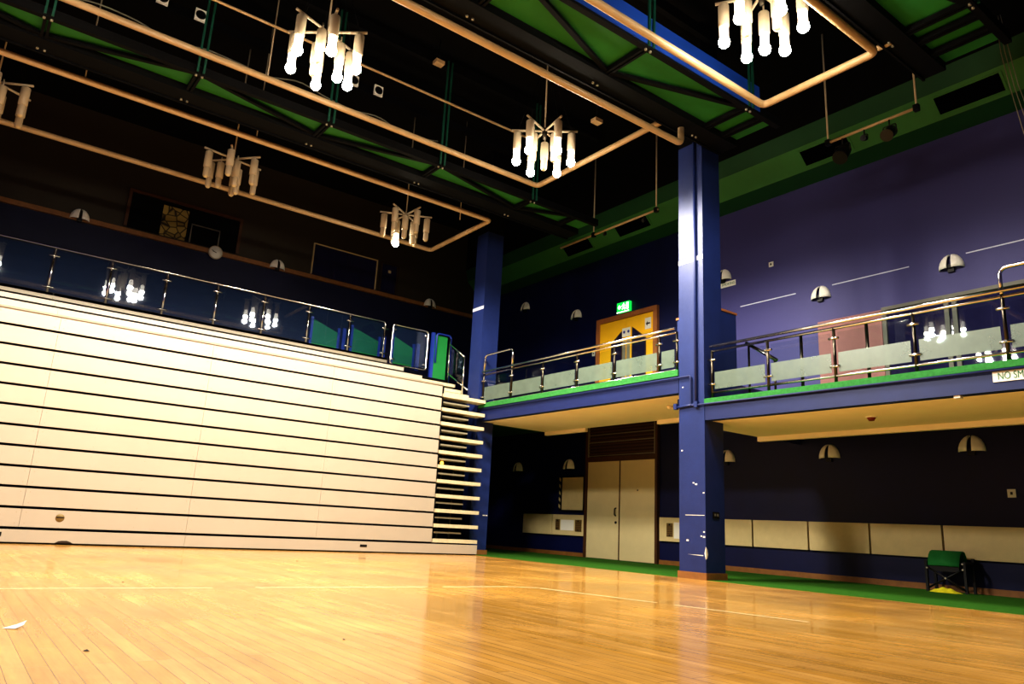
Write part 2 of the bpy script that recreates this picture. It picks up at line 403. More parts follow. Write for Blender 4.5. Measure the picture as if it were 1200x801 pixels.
# ------------------------------------------------------------------ balconies
def balcony(label, decks, fy0, fy1, zf, zl, zt, soffits, wallgaps):
    t = thing('balcony', label, 'balcony', (AX, (fy0+fy1)/2, zf))
    MB().box(AX, AX+.15, fy0, fy1, zf, zl).build('fascia', M['fascia'], t)
    MB().box(AX-.02, AX+.2, fy0, fy1, zl, zt).build('carpet_edge', M['lip'], t)
    b = MB()
    for x0, y0, y1 in decks: b.box(x0, WX-.002, y0, y1, zt-.1, zt-.005)
    b.build('deck', M['carpet'], t)
    b = MB()
    for x0, y0, y1 in soffits: b.box(x0, 11.2, y0, y1, zf+.005, zt-.1)
    b.build('soffit', M['cream_soffit'], t)
    if zf > 2.5: MB().box(AX+.25, AX+.29, 8.3, 12.9, zt-.005, zt+.06).build('kerb', M['dado'], t)
    for a, bb in wallgaps:
        MB().box(11.14, 11.23, a, bb, zf-.075, zf+.004).box(11.2, 11.23, a, bb, zf+.004, zt-.1).build('cornice', M['cream_soffit'], t)
    return t
bL = balcony('farther balcony with green carpet edge, left of the front column', ((AX+.2, 7.8, 13.45), (9.6, 13.45, BACK-.01)), 7.79, 13.44, 2.82, 3.10, 3.20, ((AX+.15, 7.79, 13.48), (9.58, 13.48, 13.6)), ((7.79, 10.08), (12.2, 13.6)))
bR = balcony('nearer lower balcony with green carpet edge, right of the front column', ((AX+.2, -2.5, 7.27), (9.6, 7.27, 7.76)), -2.5, 7.27, 2.34, 2.59, 2.67, ((AX+.15, -2.5, 7.27), (9.58, 7.27, 7.77)), ((-2.5, 7.77),))
struct('wall_partition', MB().box(9.58, WX-.002, 7.775, 7.785, 2.35, 3.19), M['navy_low'])
# half-height wall beside the column with an oak cap
pw = struct('wall_low_partition', MB().box(9.562, 9.97, 7.3, 8.2, 2.67, 4.2), M['column'])
MB().box(9.545, 9.985, 7.285, 8.215, 4.2, 4.235).build('cap', M['red_oak'], pw)

def balcony_rail(label, posts, zb, zlow, zf, zg, zh, hoop, zhoop):
    t = thing('balcony_railing', label, 'railing', (AX+.06, sum(posts)/len(posts), zb))
    x = AX+.06
    for y in posts:
        hi = zhoop-.06 if y in hoop else zh-.02
        p = MB().cyl((x, y, zb), (x, y, hi), .021, 10).build('post', M['steel_dark'], t)
        for zz in (zlow+.13, zh-.17):
            k = MB().cyl((x-.012, y-.07, zz), (x-.012, y+.07, zz), .017, 8); k.cyl((x-.045, y, zz), (x, y, zz), .014, 8); k.build('glass_clamp', M['steel'], p)
    y0, y1 = min(posts), max(posts)
    MB().tube([(x-.05, y0, zh+.03), (x-.05, y1, zh+.03)], .023, 10).build('handrail', M['steel'], t)
    MB().tube([(x, y0, zh-.03), (x, y1, zh-.03)], .02, 10).build('handrail', M['steel'], t)
    MB().tube([(x, y0, zlow), (x, y1, zlow)], .018, 10).build('bottom_rail', M['steel'], t)
    P = sorted(posts)
    for a, bb in zip(P, P[1:]):
        g = MB().box(x-.004, x+.004, a+.05, bb-.05, zlow+.05, zg).build('glass_pane', M['glass'], t)
        MB().box(x-.007, x-.0045, a+.05, bb-.05, zlow+.05, zf).build('frosted_band', M['frost'], g)
    if hoop:
        a, bb = hoop
        MB().tube([(x, a, zh), (x, a, zhoop), (x, bb, zhoop), (x, bb, zh)], .022, 10, .1).build('end_hoop', M['steel'], t)
    return t
balcony_rail('chrome and glass railing on the farther balcony in front of yellow doors', [13.40, 12.37, 11.33, 10.31, 9.31, 8.25, 7.87], 3.2, 3.22, 3.57, 3.79, 3.88, (12.37, 13.40), 4.3)
balcony_rail('chrome and glass railing on the nearer balcony at right edge', [7.17, 6.18, 5.16, 4.12, 3.13, 2.1, 1.08], 2.67, 2.765, 3.08, 3.36, 3.45, (2.1, 3.13), 3.76)
# handrail of steps inside the near balcony
t = thing('step_handrail', 'sloping chrome handrail behind the near balcony glass', 'handrail', (10.3, 6.9, 2.67))
MB().tube([(10.3, 7.35, 3.8), (10.3, 6.78, 3.42)], .03, 10).build('rail', M['steel'], t)
for y, z in ((7.3, 3.76), (6.82, 3.44)): MB().cyl((10.3, y, 2.67), (10.3, y, z), .018, 8).build('post', M['steel_dark'], t)
for y, lb in ((6.34, 'slim dark post behind near balcony glass, in front of the blue wall'), (5.29, 'slim dark post behind near balcony glass, in front of the pink board')):
    o = MB().cyl((10.3, y, 2.67), (10.3, y, 3.75), .025, 8).build('barrier_post', M['steel_dark']); tag(rooted(o, (10.3, y, 2.67)), lb, 'post', 'posts inside the near balcony')

# pink board and window at the back of the near balcony
o = MB().box(WX-.03, WX-.002, 6.12, 7.31, 2.67, 4.60).build('display_board', M['pink']); tag(rooted(o, (WX, 6.7, 2.67)), 'dusky pink board on the wall behind the near balcony', 'board')
w = sempty('window_1', (WX, 4.5, 3.2))
MB().box(WX-.03, WX-.002, 2.6, 6.06, 2.67, 4.57).build('pane', M['window'], w)
b = MB()
for y in (6.06, 5.05, 4.93, 3.8, 2.6): b.box(WX-.06, WX-.002, y-.035, y+.035, 2.67, 4.57)
b.box(WX-.06, WX-.002, 2.57, 6.1, 4.57, 4.63); b.build('window_frame', M['grey_board'], w)

# ------------------------------------------------------------------ doors
d1 = sempty('door_1', (WX, 12.36, 0))
for (y0, y1, hinge) in ((12.375, 13.44, 0), (11.27, 12.345, 1)):
    lf = MB().box(WX-.06, WX-.01, y0, y1, .012, 2.225).build('leaf', M['door_cream'], d1)
    if not hinge:
        MB().tube([(WX-.06, 12.47, .98), (WX-.11, 12.47, .99), (WX-.11, 12.47, 1.14), (WX-.06, 12.47, 1.15)], .014, 8, .03).build('handle', M['black_metal'], lf)
        MB().cyl((WX-.075, 12.47, .83), (WX-.06, 12.47, .83), .03, 12).build('lock', M['black_metal'], lf)
    else:
        MB().cyl((WX-.068, 11.8, 1.55), (WX-.06, 11.8, 1.55), .018, 10).build('stud', M['black_metal'], lf)
b = MB().box(WX-.09, WX, 13.44, 13.52, 0, 3.14).box(WX-.09, WX, 11.2, 11.27, 0, 3.14).box(WX-.09, WX, 11.27, 13.44, 2.225, 2.34).box(WX-.07, WX, 12.345, 12.375, .01, 2.225)
b.build('frame', M['brown'], d1)
tr = MB().box(WX-.05, WX, 11.27, 13.44, 2.34, 3.14).build('transom', M['debris'], d1)
b = MB()
for i in range(10): b.box(WX-.07, WX-.05, 11.28, 13.43, 2.40+i*.075, 2.43+i*.075)
b.build('louvre', M['brown'], tr)
b = MB()
for z in (2.36, 2.68, 2.86): b.box(WX-.08, WX-.05, 11.27, 13.44, z, z+.014)
for y in (11.285, 13.425): b.box(WX-.082, WX-.05, y-.015, y+.015, 2.34, 3.14)
b.build('transom_rail', M['alu'], tr)

d2 = sempty('door_2', (WX, 12.24, 3.2))
for k, (y0, y1) in enumerate(((12.25, 13.14), (11.36, 12.24))):
    lf = MB().box(WX-.05, WX-.01, y0, y1, 3.2, 5.64).build('leaf', M['yellow'], d2)
    if k == 0: poly = [(12.39, 4.0), (12.39, 5.3), (12.43, 5.30), (12.72, 5.05), (12.72, 4.0)]
    else: poly = [(12.02, 4.0), (12.02, 5.36), (11.93, 5.30), (11.62, 5.02), (11.62, 4.0)]
    fr = [(a+(.03 if a > sum(p[0] for p in poly)/5 else -.03), bb+(.035 if bb > 4.5 else -.03)) for a, bb in poly]
    MB().prism(fr, 'x', WX-.056, WX-.05).build('glazing_frame', M['brown'], lf)
    MB().prism(poly, 'x', WX-.062, WX-.056).build('vision_panel', M['window'], lf)
    yy = 12.30 if k == 0 else 12.16
    MB().box(WX-.055, WX-.05, yy-.05, yy+.06, 4.0, 5.10).build('push_plate', M['alu'], lf)
    sg = MB().box(WX-.058, WX-.05, yy-.06, yy+.07, 5.18, 5.40).build('door_sign', M['white'], lf)
    MB().cyl((WX-.061, yy, 5.30), (WX-.058, yy, 5.30), .035, 14).build('sign_disc', M['blue_frame'], sg)
    MB().tube([(WX-.05, yy-.03 if k else yy+.03, 4.25), (WX-.1, yy, 4.27), (WX-.1, yy, 4.6), (WX-.05, yy, 4.62)], .013, 8, .03).build('handle', M['black_metal'], lf)
    if k:
        n2 = MB().box(WX-.056, WX-.05, 11.44, 11.63, 5.25, 5.52).build('door_notice', M['white'], lf)
        MB().prism([(11.60, 5.38), (11.55, 5.44), (11.55, 5.40), (11.47, 5.40), (11.47, 5.36), (11.55, 5.36), (11.55, 5.32)], 'x', WX-.058, WX-.056).build('arrow', M['debris'], n2)
MB().box(WX-.08, WX, 13.14, 13.26, 3.2, 5.77).box(WX-.08, WX, 11.24, 11.36, 3.2, 5.77).box(WX-.08, WX, 11.36, 13.14, 5.65, 5.77).build('frame', M['red_oak'], d2)
# exit sign above the yellow doors
t = thing('exit_sign', 'lit green exit sign with running figure above the yellow doors', 'sign', (WX, 12.32, 5.80))
MB().box(WX-.09, WX-.002, 12.12, 12.53, 5.82, 6.06).build('housing', M['exit_green'], t)
MB().box(WX-.094, WX-.09, 12.12, 12.53, 5.805, 5.825).build('light_strip', M['exit_white'], t)
b = MB()
X0, X1 = WX-.094, WX-.09
b.prism([(12.50, 5.94), (12.44, 6.0), (12.44, 5.965), (12.40, 5.965), (12.40, 5.915), (12.44, 5.915), (12.44, 5.88)], 'x', X0, X1)
b.cyl((X0, 12.30, 6.015), (X1, 12.30, 6.015), .017, 10)
b.prism([(12.33, 5.995), (12.28, 5.99), (12.28, 5.93), (12.31, 5.93)], 'x', X0, X1)
b.prism([(12.31, 5.94), (12.36, 5.88), (12.34, 5.87), (12.285, 5.93)], 'x', X0, X1)
b.prism([(12.30, 5.94), (12.27, 5.90), (12.27, 5.86), (12.25, 5.86), (12.25, 5.91), (12.28, 5.94)], 'x', X0, X1)
b.prism([(12.33, 5.99), (12.37, 5.96), (12.36, 5.945), (12.32, 5.975)], 'x', X0, X1)
b.prism([(12.29, 5.99), (12.24, 5.965), (12.245, 5.95), (12.29, 5.97)], 'x', X0, X1)
b.box(X0, X1, 12.14, 12.21, 5.86, 6.03)
b.build('pictogram', M['exit_white'], t)

# ------------------------------------------------------------------ wall lights (two-part half-dome shades)
def wall_light(r=.185, dep=.12):
    t = thing('wall_light', '', 'wall light')
    for s in (-1, 1):
        vs = []; na, ne = 9, 7
        for sh in (1, .9):
            for i in range(na):
                a = math.radians(7+(90-7)*i/(na-1))      # from the centre split round to the wall
                for j in range(ne):
                    e = (PI/2*.99)*j/(ne-1)
                    R = math.cos(e)
                    vs.append((s*r*sh*math.sin(a)*R+s*.006*(1-R)*0+s*.012, -dep*sh*math.cos(a)*R*1.0-.002, (r*1.35*sh)*math.sin(e)))
        fs = []; N0 = na*ne
        for k in range(2):
            for i in range(na-1):
                for j in range(ne-1):
                    q = k*N0+i*ne+j; fs.append((q, q+1, q+ne+1, q+ne))
        for i in range(na-1):
            q = i*ne; fs.append((q, q+ne, N0+q+ne, N0+q))
        for j in range(ne-1):
            fs.append((j, j+1, N0+j+1, N0+j))
        MB().add(vs, fs, True).build('shade', M['shade'], t)
    MB().box(-.05, .05, -.05, 0, -.06, .02).cyl((0, -.05, .03), (0, -.09, .03), .03, 10).build('bracket', M['black_metal'], t)
    return t
wl = None
def put_light(x, y, z, rz, label, group):
    global wl
    if wl is None:
        wl = wall_light(); wl.location = (x, y, z); wl.rotation_euler = (0, 0, rz); wl['label'] = label; wl['group'] = group
        return wl
    return dup(wl, (x, y, z), label, group, rz)
# local -y is the outward direction: right wall faces -X => rotate -90 deg
for y, z, lb in ((4.93, 5.06, 'split half-dome wall light on purple wall, above the near balcony, rightmost'),
                 (7.23, 5.05, 'split half-dome wall light on purple wall beside the pale painted line, above pink board'),
                 (9.42, 5.93, 'split half-dome wall light half hidden by the front column, above small white sign'),
                 (14.1, 6.0, 'split half-dome wall light left of the yellow doors, the closer of two'),
                 (16.33, 6.68, 'split half-dome wall light left of the yellow doors, next to the far column')):
    put_light(WX-.002, y, z, -PI/2, lb, 'wall lights above the balconies')
for y, z, lb in ((4.89, 2.09, 'split half-dome wall light under the near balcony, rightmost'),
                 (7.22, 2.08, 'split half-dome wall light under the near balcony, middle of three'),
                 (9.42, 2.09, 'split half-dome wall light under the balcony, half hidden by the front column'),
                 (14.2, 2.09, 'split half-dome wall light above the white notice board'),
                 (16.3, 2.09, 'split half-dome wall light in the dark corner under the farther balcony')):
    put_light(WX-.002, y, z, -PI/2, lb, 'wall lights under the balconies')
for x, z, lb in ((1.34, 6.72, 'split half-dome wall light on back wall, left of the wide brown window'), (5.83, 6.72, 'split half-dome wall light on back wall, between the two windows'),
                 (10.39, 6.72, 'split half-dome wall light on back wall, near the far column')):
    put_light(x, BACK-.072, z, 0, lb, 'wall lights along the back wall trim')

# ------------------------------------------------------------------ dado panels, heaters, notice board
def dado(y0, y1, lb, heater=None):
    t = thing('wall_panel', lb, 'panel', (WX, (y0+y1)/2, .48), 'cream panels along the lower right wall')
    MB().box(WX-.06, WX-.002, y0+.012, y1-.012, .485, .975).build('board', M['dado'], t)
    if heater:
        for (a, bb, z0, z1, k) in heater:
            if k == 'grille':
                g = MB().box(WX-.068, WX-.06, a, bb, z0, z1).build('grille', M['grille'], t)
                s = MB()
                for i in range(6): s.box(WX-.074, WX-.068, a+.01, bb-.01, z0+.02+i*(z1-z0-.05)/6, z0+.035+i*(z1-z0-.05)/6)
                s.build('slat', M['brown'], g)
                q = MB()
                for zz in (z0+.03, z1-.03): q.cyl((WX-.082, (a+bb)/2, zz), (WX-.068, (a+bb)/2, zz), .018, 8)
                q.build('screw', M['black_metal'], g)
            else:
                MB().box(WX-.066, WX-.06, a, bb, z0, z1).build('cover_plate', M['white'], t)
    return t
dado(8.83, 9.97, 'cream wall panel immediately right of the front column')
dado(7.675, 8.82, 'cream wall panel second to the right of the front column')
dado(6.56, 7.665, 'cream wall panel third to the right of the front column')
dado(5.41, 6.55, 'cream wall panel fourth right of the column, left of the green chair')
dado(4.26, 5.40, 'cream wall panel above and right of the green chair, rightmost')
dado(10.05, 11.17, 'cream wall panel with bronze grille between double door and column', [(10.78, 10.95, .58, .86, 'grille'), (10.3, 10.75, .55, .88, 'plate')])
dado(14.73, 15.92, 'plain cream wall panel far left under the balcony')
dado(13.54, 14.72, 'cream wall panel with two grilles below the notice board', [(14.42, 14.58, .6, .86, 'grille'), (13.62, 13.85, .58, .86, 'grille'), (13.9, 14.38, .6, .85, 'plate')])
t = thing('notice_board', 'blank white notice board in dark frame beside the cream double door', 'notice board', (WX, 14.0, 1.08))
MB().box(WX-.03, WX-.002, 13.62, 14.41, 1.09, 1.88).build('board', M['dado'], t)
MB().box(WX-.045, WX, 13.58, 13.62, 1.05, 1.92).box(WX-.045, WX, 14.41, 14.45, 1.05, 1.92).box(WX-.045, WX, 13.62, 14.41, 1.88, 1.92).box(WX-.045, WX, 13.62, 14.41, 1.05, 1.09).build('frame', M['black_metal'], t)
b = MB().box(WX-.02, WX-.002, 14.46, 14.54, 1.06, 1.9); b.m = 1
for i in range(5): b.prism([(14.46, 1.10+i*.165), (14.54, 1.16+i*.165), (14.54, 1.24+i*.165), (14.46, 1.18+i*.165)], 'x', WX-.022, WX-.02)
o = b.build('hazard_strip', [M['black_metal'], M['dado']]); tag(rooted(o, (WX, 14.5, 1.06)), 'black and white striped strip beside the notice board', 'strip')
# small plates
def plate(name, y, z, w, h, lb, cat, m='white', grp=None):
    t = thing(name, lb, cat, (WX, y, z), grp)
    MB().box(WX-.018, WX-.002, y-w/2, y+w/2, z-h/2, z+h/2).build('plate', M[m], t)
    MB().box(WX-.024, WX-.018, y-.015, y+.015, z-.02, z+.02).build('switch', M['black_metal'] if m == 'white' else M['white'], t)
plate('wall_switch', 8.26, 6.0, .1, .1, 'small white plate high on the purple wall', 'switch')
plate('wall_switch', 4.415, 1.46, .11, .12, 'white switch plate under the near balcony, above the green chair', 'switch')
plate('wall_switch', 13.41, 4.95, .09, .13, 'white switch plate beside the yellow doors', 'switch')
t = thing('wall_sign', 'narrow white sign with green lettering below a wall light beside the column', 'sign', (WX, 9.3, 5.79))
MB().box(WX-.012, WX-.002, 9.12, 9.62, 5.77, 5.89).build('board', M['white'], t)
text_mesh('lettering', 'NO SMOKING', .075, M['sign_green'], t, on_x(WX-.014, 9.37, 5.83))
t = thing('no_smoking_sign', 'white NO SMOKING sign on the blue edge of the near balcony', 'sign', (AX, 2.95, 2.44))
MB().box(AX-.012, AX-.001, 2.66, 3.285, 2.44, 2.555).build('board', M['white'], t)
text_mesh('lettering', 'NO SMOKING', .115, M['sign_green'], t, on_x(AX-.014, 2.9725, 2.497), sx=.72)
# soffit details
t = thing('smoke_detector', 'round red smoke detector under the near balcony', 'detector', (10.1, 5.2, 2.345))
MB().lathe((10.1, 5.2, 2.345), [(0, -.055), (.035, -.055), (.05, -.03), (.06, -.015), (.06, 0), (0, 0)], 16).build('body', M['red'], t)
MB().lathe((10.1, 5.2, 2.345), [(.06, -.012), (.075, -.01), (.075, 0)], 16).build('base', M['shade'], t)
t = thing('smoke_detector', 'small cream detector under the farther balcony near the column', 'detector', (10.0, 8.75, 2.825))
MB().lathe((10.0, 8.75, 2.825), [(0, -.06), (.03, -.055), (.06, 0), (0, 0)], 14).build('body', M['cream_soffit'], t)
o = MB().box(AX+.02, AX+.1, 3.65, 3.72, 2.31, 2.34).build('cable_clip', M['white']); tag(rooted(o, (AX+.06, 3.68, 2.34)), 'small pale clip on lower edge of the near balcony', 'clip')

# ------------------------------------------------------------------ retractable seating bank
XL, XR, XT = -4.0, 7.98, 9.08
sb = thing('retractable_seating', 'wide ivory bank of folded retractable seating along the back', 'seating', (2.5, BY, 0))
seams = [1.0, 3.31, 5.55]
edges = [XL, -1.3]+seams+[XR]
zs = [.215+.294*k for k in range(11)]+[3.43]
for k in range(11):
    b = MB(); z0, z1 = zs[k]+.024, zs[k+1]-.014
    ed = edges if k < 10 else edges
    for a, c in zip(ed, ed[1:]): b.box(a+.002, c-.002, BY+.002*k, BY+.04, z0, z1)
    b.m = 1
    for a in ed[1:-1]:
        for dx in (-.06, .06):
            for zz in (z0+.05, z1-.05): b.cyl((a+dx, BY+.002*k-.002, zz), (a+dx, BY+.01, zz), .007, 6)
    for a, c in zip(ed, ed[1:]):
        for f in (.33, .66):
            for zz in (z0+.05, z1-.06): b.cyl((a+(c-a)*f, BY+.002*k-.002, zz), (a+(c-a)*f, BY+.01, zz), .006, 6)
    b.build('row_panel', [M['seat_panel'], M['rivet']], sb)
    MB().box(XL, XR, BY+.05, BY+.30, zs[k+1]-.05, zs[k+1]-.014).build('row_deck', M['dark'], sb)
b = MB()
for a, c in zip([XL, -1.3, 3.31], [-1.3, 3.31, 9.07]): b.box(a+.002, c-.002, BY-.025, BY+.03, .025, .20)
pl = b.build('plinth', M['seat_panel'], sb)
MB().box(XL, 9.05, BY-.01, BY+.1, .0, .024).build('toe_gap', M['dark'], sb)
MB().lathe((1.5, BY-.006, .385), [(0, 0), (.055, 0), (.062, .008)], 18, 'y').build('round_vent', M['grille'], sb)
MB().box(1.45, 1.55, BY-.009, BY-.006, .385, .40).build('vent_slot', M['black_metal'], sb)
MB().prism([(1.49, .025), (1.53, .05), (1.58, .06), (1.64, .06), (1.69, .045), (1.72, .025)], 'y', BY-.028, BY-.02).build('gnawed_hole', M['debris'], pl)
MB().box(6.42, 6.56, BY-.03, BY-.02, .10, .145).build('socket', M['black_metal'], pl)
MB().box(.76, .81, BY-.03, BY-.02, .10, .16).build('socket', M['black_metal'], pl)
# upper rows, set back step by step
for k, (y, z) in enumerate(((14.07, 3.76), (14.95, 4.07), (15.83, 4.39))):
    py, pz = ((BY, 3.43), (14.07, 3.76), (14.95, 4.07))[k]
    MB().box(XL, XR, py, y+.02, pz-.03, pz).build('row_deck', M['seat_deck'], sb)
    b = MB()
    for a, c in zip(edges, edges[1:]): b.box(a+.002, c-.002, y, y+.04, pz, z)
    b.build('row_panel', M['seat_panel'] if k < 2 else M['seat_deck'], sb)
MB().box(XL, XR, 15.83, BACK-.08, 4.34, 4.39).build('rear_deck', M['seat_deck'], sb)
# side frame
MB().box(8.0, 8.95, 13.6, 13.66, .2, 3.1).build('side_frame', M['dark'], sb)
MB().box(8.0, 8.04, BY+.05, 15.8, .0, 3.4).build('side_frame', M['dark'], sb)
# side treads
for k in range(11):
    z = .27+.294*k
    MB().box(8.0, XT, BY, BY+.34, z-.04, z+.03).build('tread', M['tread'], sb)
    if 0 < k:
        MB().box(8.0, 8.72, BY+.08, BY+.38, z-.155, z-.125).build('half_tread', M['tread2'], sb)
for x, z0, z1 in ((8.32, .2, 3.1), (8.62, .2, 3.1)):
    b = MB().box(x-.02, x+.02, BY+.38, BY+.42, z0, z1); b.build('upright', M['steel_dark'], sb)
for (y, z) in ((13.8, 3.40), (14.05, 3.53), (14.4, 3.72)):
    MB().box(8.0, XT-.02, y, y+.35, z-.05, z+.02).build('tread', M['tread'], sb)
MB().box(8.0, 9.05, 14.75, 15.9, 3.83, 3.88).build('landing', M['dark'], sb)
MB().cyl((8.26, BY+.3, 1.83), (8.26, BY+.27, 1.83), .035, 12).build('marker_lamp', M['amber'], sb)

# glass railing on top of the seating
def top_rail():
    t = thing('glass_railing', 'long steel and glass railing along the top of the seating', 'railing', (3.5, 16.0, 4.39))
    X = [-1.15, -.12, .9, 1.885, 2.91, 3.93, 4.95, 5.985, 7.0, 7.93]
    for x in X:
        p = MB().cyl((x, 16, 4.39), (x, 16, 5.29 if x < 7.9 else 5.2), .02, 10).build('post', M['steel'], t)
        for zz in (4.53, 5.15):
            MB().cyl((x-.09, 15.985, zz), (x+.09, 15.985, zz), .018, 8).build('glass_clamp', M['steel'], p)
    MB().tube([(-4, 16, 5.32), (7.93, 16, 5.32), (7.93, 16, 5.15)], .022, 10, .09).build('handrail', M['steel'], t)
    for a, c in zip(X, X[1:]): MB().box(a+.04, c-.04, 15.996, 16.004, 4.45, 5.27).build('glass_pane', M['glass_blue'], t)
    MB().box(-4, -1.2, 15.996, 16.004, 4.45, 5.27).build('glass_pane', M['glass_blue'], t)
top_rail()
def hoop_panel(name, lb, cat, x0, x1, y, z0, z1, infill):
    t = thing(name, lb, cat, ((x0+x1)/2, y, z0))
    MB().tube([(x0, y, z0), (x0, y, z1), (x1, y, z1), (x1, y, z0)], .022, 10, .08, True).build('frame', M['steel'], t)
    MB().box(x0+.04, x1-.04, y-.004, y+.004, z0+.05, z1-.05).build('glass_pane' if infill is M['glass_blue'] else 'infill_panel', infill, t)
    for zz in (z0+.12, z1-.12):
        MB().cyl((x0-.02, y-.012, zz), (x0+.09, y-.012, zz), .016, 8).cyl((x1-.09, y-.012, zz), (x1+.02, y-.012, zz), .016, 8).build('glass_clamp', M['steel'], t)
hoop_panel('glass_gate', 'steel hoop gate with glass at right end of seating top', 'gate', 7.64, 8.58, 15.0, 4.08, 5.02, M['glass_blue'])
t = thing('green_balustrade', 'green panel in blue frame at top of the side stair', 'panel', (8.95, 15.0, 3.88))
MB().box(8.76, 9.12, 14.99, 15.01, 3.9, 4.98).build('infill_panel', M['green_panel'], t)
MB().box(8.68, 8.76, 14.97, 15.03, 3.8, 5.03).build('blue_post', M['blue_frame'], t)
MB().tube([(8.80, 14.96, 4.3), (8.80, 14.96, 5.02), (9.2, 14.96, 5.02), (9.2, 14.96, 3.78)], .022, 10, .08).build('frame', M['blue_frame'], t)
MB().tube([(9.17, 14.94, 3.78), (9.17, 14.94, 4.95)], .02, 10).build('end_post', M['steel'], t)
t = thing('stair_railing', 'sloping glass stair railing beside the far column', 'railing', (8.98, 14.3, 3.6))
MB().tube([(9.0, 14.65, 4.74), (9.0, 13.99, 4.33)], .02, 10).build('handrail', M['steel'], t)
MB().tube([(9.0, 14.65, 4.02), (9.0, 13.75, 3.52)], .02, 10).build('bottom_rail', M['steel'], t)
MB().cyl((9.0, 13.99, 3.42), (9.0, 13.99, 4.33), .02, 10).build('post', M['steel'], t)
MB().prism([(14.62, 4.04), (14.62, 4.66), (14.02, 4.3), (14.02, 3.72)], 'x', 8.997, 9.003).build('glass_pane', M['glass'], t)
# green seat-end panels behind the glass
for x0, x1, lb in ((6.26, 6.97, 'green sloped seat-end panel behind railing glass, leftmost of three'), (7.29, 8.06, 'green sloped seat-end panel behind railing glass, middle of three'), (8.42, 9.05, 'green sloped seat-end panel behind the glass gate')):
    t = thing('seat_end_panel', lb, 'panel', ((x0+x1)/2, 16.5, 4.39), 'green panels behind the top railing')
    MB().prism([(x0+.04, 4.40), (x1-.04, 4.40), (x1-.04, 4.93), (x0+.04, 5.15)], 'y', 16.49, 16.53).build('infill_panel', M['green_panel'], t)
    MB().box(x0-.02, x0+.04, 16.48, 16.54, 4.39, 5.2).box(x1-.04, x1+.02, 16.48, 16.54, 4.39, 5.05).build('frame', M['blue_frame'], t)
    MB().box(x1+.12, x1+.2, 16.55, 16.62, 4.39, 5.1).build('blue_post', M['blue_frame'], t)

# ------------------------------------------------------------------ back wall: control room windows, clock
def window(name, x0, x1, z0, z1, fm, wide=.07):
    w = sempty(name, ((x0+x1)/2, BACK, z0))
    y = BACK-.03
    MB().box(x0-wide, x0, y-.03, BACK, z0, z1+wide).box(x1, x1+wide, y-.03, BACK, z0, z1+wide).box(x0, x1, y-.03, BACK, z1, z1+wide).build('window_frame', fm, w)
    MB().box(x0, x1, BACK-.012, BACK-.002, z0, z1).build('recess', M['dark'], w)
    return w
w2 = window('window_2', 2.28, 4.76, 6.86, 7.72, M['brown'])
MB().box(2.98, 3.56, BACK-.03, BACK-.012, 6.86, 7.62).build('stone_panel', M['stone'], w2)
MB().tube([(3.66, BACK-.04, 6.86), (3.66, BACK-.04, 7.32), (4.32, BACK-.04, 7.32), (4.32, BACK-.04, 6.86)], .02, 8).build('inner_rail', M['grey_board'], w2)
w3 = window('window_3', 6.76, 8.60, 6.84, 7.68, M['dado'], .025)
MB().box(6.76, 8.6, BACK-.03, BACK-.02, 6.84, 7.68).build('pane', M['window'], w3)
w4 = window('window_4', 8.78, 9.24, 6.84, 7.66, M['debris'], .06)
MB().box(8.78, 9.24, BACK-.03, BACK-.02, 6.84, 7.66).build('pane', M['window'], w4)
MB().box(8.98, 9.06, BACK-.05, BACK-.03, 7.42, 7.5).build('lamp', M['dado'], w4)
t = thing('wall_clock', 'round white clock at right end of the wide brown window', 'clock', (4.28, BACK-.08, 6.74))
MB().lathe((4.28, BACK-.075, 6.74), [(0, -.03), (.15, -.03), (.15, 0)], 28, 'y').build('face', M['white'], t)
MB().lathe((4.28, BACK-.075, 6.74), [(.15, -.04), (.168, -.04), (.168, 0), (.15, 0), (.15, -.04)], 28, 'y').build('rim', M['tube'], t)
b = MB()
def hand(a, L, w):
    ca, sa = math.cos(a), math.sin(a); yy = BACK-.112
    b.add([(4.28-sa*w-ca*.02, yy, 6.74+ca*w-sa*.02), (4.28+sa*w-ca*.02, yy, 6.74-ca*w-sa*.02), (4.28+sa*w+ca*L, yy, 6.74-ca*w+sa*L), (4.28-sa*w+ca*L, yy, 6.74+ca*w+sa*L)], [(0, 1, 2, 3)])
hand(math.radians(155), .11, .006); hand(math.radians(163), .075, .009); b.build('hands', M['black_metal'], t)

